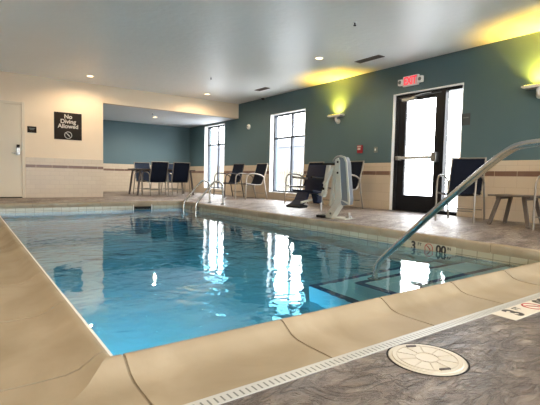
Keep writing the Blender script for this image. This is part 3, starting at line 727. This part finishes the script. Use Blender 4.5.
# ------------------------------------------------------------------ patio chairs
def chair(name, frame, fabric):
    """local: faces -y, foot plane z=0"""
    r_ = empty(name)
    w_ = .235
    for s in (-1, 1):
        x = s*w_
        MB().tube([(x, -.285, .405), (x, -.10, .385), (x, .12, .365), (x, .20, .40), (x, .27, .60), (x, .335, .80), (x, .365, .935)], .013, 8, 1).build('side_rail', frame, r_, True)
        MB().tube([(x+s*.018, -.30, 0), (x+s*.02, -.298, .30), (x+s*.022, -.285, .50)], .0135, 8, 1).build('leg', frame, r_, True)
        MB().tube([(x+s*.022, -.285, .495), (x+s*.022, -.27, .60), (x+s*.024, -.19, .655), (x+s*.024, -.02, .655), (x+s*.022, .14, .63), (x+s*.018, .235, .575), (x+s*.012, .262, .56)], .0155, 8, 1, .8).build('armrest', frame, r_, True)
        MB().tube([(x+s*.018, .235, .57), (x+s*.02, .262, .40), (x+s*.022, .31, .18), (x+s*.022, .355, 0)], .0135, 8, 1).build('leg', frame, r_, True)
    b = MB(); b.tube([(-w_, -.292, .16), (w_, -.292, .16)], .009, 8); b.build('stretcher', frame, r_, True)
    b = MB(); b.tube([(-w_, .275, .16), (w_, .275, .16)], .009, 8); b.build('stretcher', frame, r_, True)
    b = MB(); b.tube([(-w_, .362, .925), (w_, .362, .925)], .011, 8); b.build('top_rail', frame, r_, True)
    def rows(pr, sag):
        o = []
        for y, z in pr: o.append([Vector((-w_+.002+i*(2*w_-.004)/6, y, z-sag*math.sin(PI*i/6))) for i in range(7)])
        return o
    MB().sheet(rows([(-.290, .41), (-.20, .402), (-.05, .388), (.08, .375), (.15, .378)], .012), .006).build('seat', fabric, r_, True)
    MB().sheet([[Vector((p.x, p.y+.012*math.sin(PI*i/6), p.z)) for i, p in enumerate(rw)] for rw in rows([(.155, .38), (.20, .42), (.245, .53), (.285, .66), (.33, .80), (.36, .92)], 0)], .006).build('backrest', fabric, r_, True)
    return r_
protoL = chair('patio_chair', M['alu'], M['sling']); protoD = chair('patio_chair', M['aludark'], M['sling']); protoB = chair('patio_chair', M['alu'], M['slinglight'])
used = set()
def put(pr, x, y, rz, label, group):
    o = copy_tree(pr) if pr.name in used else pr
    used.add(pr.name); o.location = (x, y, deck_z(x, y)+.001); o.rotation_euler = (0, 0, R(rz)); tag(o, label, 'chair', group)
g1 = 'patio chairs along the teal wall'; g2 = 'chairs around the nook table'
put(protoL, 5.875, 3.41, -73.7, 'silver framed navy patio chair in front of the sidelight, left of the low table', g1)
put(protoL, 5.90, 2.06, -88, 'patio chair cut off by the right edge of the photo, right of the low table', g1)
put(protoL, 5.97, 9.17, -90, 'silver framed patio chair between the two windows, right of the darker chair', g1)
put(protoD, 5.93, 10.22, -84, 'dark framed patio chair standing just right of the nook window', g1)
put(protoL, 5.97, 7.07, -90, 'patio chair under the window behind the navy lift seat', g1)
put(protoL, 5.97, 5.93, -88, 'patio chair behind the lift mast, below the red alarm', g1)
put(protoL, 4.33, 11.50, 180, 'nook chair with navy back to the pool, left one in front of the table', g2)
put(protoL, 4.98, 11.48, 176, 'nook chair with navy back to the pool, right one in front of the table', g2)
put(protoB, 4.33, 12.20, 2, 'paler nook chair facing the pool behind the table, leftmost of the nook chairs', g2)
put(protoB, 5.17, 12.22, -3, 'paler nook chair behind the table, half hidden by the right front nook chair', g2)

# nook table
TX, TY = 4.68, 11.90
r_ = empty('nook_table', (TX, TY, 0)); tag(r_, 'dark rectangular dining table between the nook chairs', 'table')
MB().box(-.86, .86, -.42, .42, .70, .735, .006).build('table_top', M['darkwood'], r_)
for sx in (-1, 1):
    for sy in (-1, 1): MB().obox((sx*.83, sy*.36, 0), (sx*.74, sy*.33, .70), .045, .035).build('leg', M['darkwood'], r_)
for y_ in (-.33, .30): MB().box(-.74, .74, y_, y_+.03, .677, .70).build('apron', M['darkwood'], r_)
# low side table
r_ = empty('side_table', (6.03, 2.70, 0), R(2)); tag(r_, 'low weathered side table with splayed legs between two patio chairs', 'table')
b = MB()
for k in range(5): b.box(-.27, .27, -.265+k*.107, -.265+k*.107+.102, .385, .408, .004)
b.build('table_top', M['wood'], r_)
for sx in (-1, 1):
    for sy in (-1, 1): MB().obox((sx*.235, sy*.245, 0), (sx*.17, sy*.15, .385), .045, .032, Vector((0, 1, 0))).build('leg', M['wood'], r_)
for y_ in (-.19, .165): MB().box(-.19, .19, y_, y_+.025, .345, .385).build('apron', M['wood'], r_)

# ------------------------------------------------------------------ pool lift
LX = 4.60
r_ = empty('pool_lift', (LX, 4.70, deck_z(LX, 4.7))); tag(r_, 'white and navy pool lift chair with a grey cover standing on the right deck', 'pool lift')
def yz(pts): return [(a-4.70, c) for a, c in pts]
# base
b = MB(); b.box(-.02, .34, -.24, .10, 0, .018, .004); b.build('base_plate', M['liftwhite'], r_)
MB().box(-.09, .05, .14, .31, 0, .038, .008).build('foot_pad', M['black'], r_)
b = MB(); b.tube([(.14, -.17, .015), (.14, -.17, .10)], .022, 12); b.lathe([(.05, .0), (.05, .03), (.02, .045)], 16, (.14, -.17, .015)); b.build('anchor_bolt', M['steeldull'], r_, True)
# curved white mast
mast = [(4.83, .005), (4.72, .005), (4.66, .07), (4.53, .24), (4.505, .33), (4.56, .80), (4.565, .885), (4.605, .92), (4.66, .905), (4.665, .83), (4.61, .33), (4.635, .26), (4.835, .05)]
MB().prism(yz(mast), -.055, .055, 'YZ', .01).build('mast', M['liftwhite'], r_)
b = MB()
for a, c in ((4.60, .86), (4.595, .70), (4.72, .08)): b.lathe([(.001, 0), (.017, 0), (.017, -.008), (.001, -.010)], 14, (-.055, a-4.70, c), 'X')
b.build('mast_bolts', M['black'], r_)
# grey cover behind the mast
cov = [(4.545, .30), (4.505, .215), (4.36, .235), (4.355, .30), (4.43, .85), (4.475, .93), (4.57, .945), (4.60, .90)]
MB().prism(yz(cov), -.045, .05, 'YZ', .015).build('battery_cover', M['liftgrey'], r_)
cov = [(4.53, .30), (4.345, .225), (4.335, .29), (4.42, .86), (4.47, .945), (4.58, .96), (4.575, .935), (4.49, .92), (4.445, .85), (4.37, .27)]
MB().prism(yz(cov), -.052, -.040, 'YZ', .003).build('cover_edge', M['liftwhite'], r_)
# top crank housing and arms
b = MB(); b.tube([(0, -.03, .90), (0, -.05, .94), (0, -.12, .955), (0, -.16, .91)], .017, 10, 1); b.tube([(0, .05, .87), (0, .0, .93), (0, -.06, .945)], .02, 10, 1); b.build('top_handle', M['steeldull'], r_, True)
b = MB(); b.obox((-.02, -.02, .83), (-.02, .27, .835), .035, .03); b.build('pivot_bar', M['black'], r_)
b = MB(); b.obox((.01, .0, .74), (.01, .08, .19), .06, .055, bev=.006); b.build('lower_arm', M['liftwhite'], r_)
b = MB(); b.obox((.02, .17, .82), (.02, .25, .38), .05, .06, bev=.006); b.obox((.0, .02, .79), (.0, .24, .52), .045, .05, bev=.006); b.build('lifting_arm', M['liftwhite'], r_)
b = MB(); b.obox((.02, .24, .42), (.02, .28, .33), .06, .07, bev=.006); b.obox((.02, .26, .36), (.10, .50, .34), .05, .04, bev=.005); b.build('seat_hanger', M['liftwhite'], r_)
MB().lathe([(.001, 0), (.022, 0), (.022, -.014), (.001, -.014)], 14, (-.006, .245, .45), 'X').build('arm_bolt', M['black'], r_)
# seat faces -x: local coordinates relative to (4.60,4.70); back at x .25, y .42..+1.0
sy0, sy1 = .43, .97
b = MB(); b.prism([(.20, .36), (.25, .34), (.34, .83), (.29, .845)], sy0, sy1, 'XZ', .018); b.build('seat_back', M['navy'], r_, True)
b = MB(); b.prism([(-.07, .42), (-.05, .37), (.25, .33), (.25, .39)], sy0, sy1, 'XZ', .015); b.build('seat_pan', M['navy'], r_, True)
b = MB(); b.prism([(-.05, .385), (-.01, .375), (-.06, .23), (-.20, .145), (-.215, .18), (-.10, .25)], sy0+.13, sy1-.13, 'XZ', .01); b.build('leg_rest', M['navy'], r_, True)
b = MB(); b.prism([(-.27, .155), (-.25, .12), (-.09, .13), (-.07, .165), (-.17, .19)], sy0+.10, sy1-.10, 'XZ', .01); b.build('foot_rest', M['black'], r_)
for y_ in (sy0+.03, sy1-.03):
    b = MB(); b.tube([(.27, y_, .60), (.05, y_, .615), (-.08, y_, .625)], .018, 10); b.build('armrest', M['alu'] if y_ > .5 else M['black'], r_, True)
b = MB(); b.tube([(.16, .56, .35), (.08, .56, .27), (-.20, .56, .215)], .018, 8); b.build('leg_rest_bar', M['liftwhite'], r_, True)
b = MB(); b.tube([(.16, sy0+.05, .34), (.16, sy0+.05, .07)], .02, 8); b.build('seat_post', M['steeldull'], r_, True)
b = MB(); b.prism([(.0, .36), (.12, .32), (.12, .22), (.05, .20)], sy0-.02, sy0+.12, 'XZ', .01); b.build('seat_bracket', M['navy'], r_)

# ------------------------------------------------------------------ outside
struct(MB().box(WX+.26, 70, -40, 60, -.35, -.12).build('ground_outside', M['outground']), 'pale paving outside', 'ground')
struct(MB().box(-30, WX+.26, -40, YF-.26, -.35, -.12).build('ground_outside', M['outground']), 'pale ground behind the photographer', 'ground')
for y0, lab in ((16.2, 'pale slatted fence seen low through the nook window'), (10.6, 'pale slatted fence seen low through the window between the chairs')):
    r_ = empty('garden_fence', (11.0, y0, -.12)); tag(r_, lab, 'fence')
    b = MB()
    for k in range(34): b.box(0, .02, k*.16, k*.16+.12, .05, 1.25 if y0 > 12 else 1.0)
    b.build('fence_boards', M['fence'], r_)
    for k in range(4): MB().box(.02, .11, k*1.75, k*1.75+.09, 0, 1.35).build('fence_post', M['fence'], r_)
    b = MB(); b.box(.02, .06, 0, 5.4, .25, .33); b.box(.02, .06, 0, 5.4, .85, .93); b.build('fence_rail', M['fence'], r_)
for (x, y, W, D, Hh, lab) in ((30, 33, 16, 8, 4.2, 'pale building far off through the window between the chairs'), (40, 72, 18, 8, 6.0, 'pale building far off through the nook window')):
    r_ = empty('distant_building', (x, y, -.12)); tag(r_, lab, 'building')
    MB().box(0, D, 0, W, 0, Hh).build('building_wall', M['bld'], r_)
    MB().prism([(-.4, Hh), (D+.4, Hh), (D/2, Hh+1.6)], -.4, W+.4, 'XZ').build('roof', M['bldroof'], r_)
    for k in range(5): MB().box(-.05, 0, 1.2+k*3, 2.6+k*3, 1.2, 2.6).build('building_window', M['bldroof'], r_)
r_ = empty('porch_awning', (7.6, 3.1, 1.5)); tag(r_, 'curved grey awning rib outside behind the sidelight', 'awning')
MB().tube([(0, .45, -.02+.55), (0, .62, .78), (0, .85, .95), (0, 1.15, 1.02)], .016, 8, 1).build('awning_rib', M['alu'], r_, True)
MB().tube([(0, .45, -1.62), (0, .45, .55)], .02, 8).build('awning_post', M['alu'], r_, True)
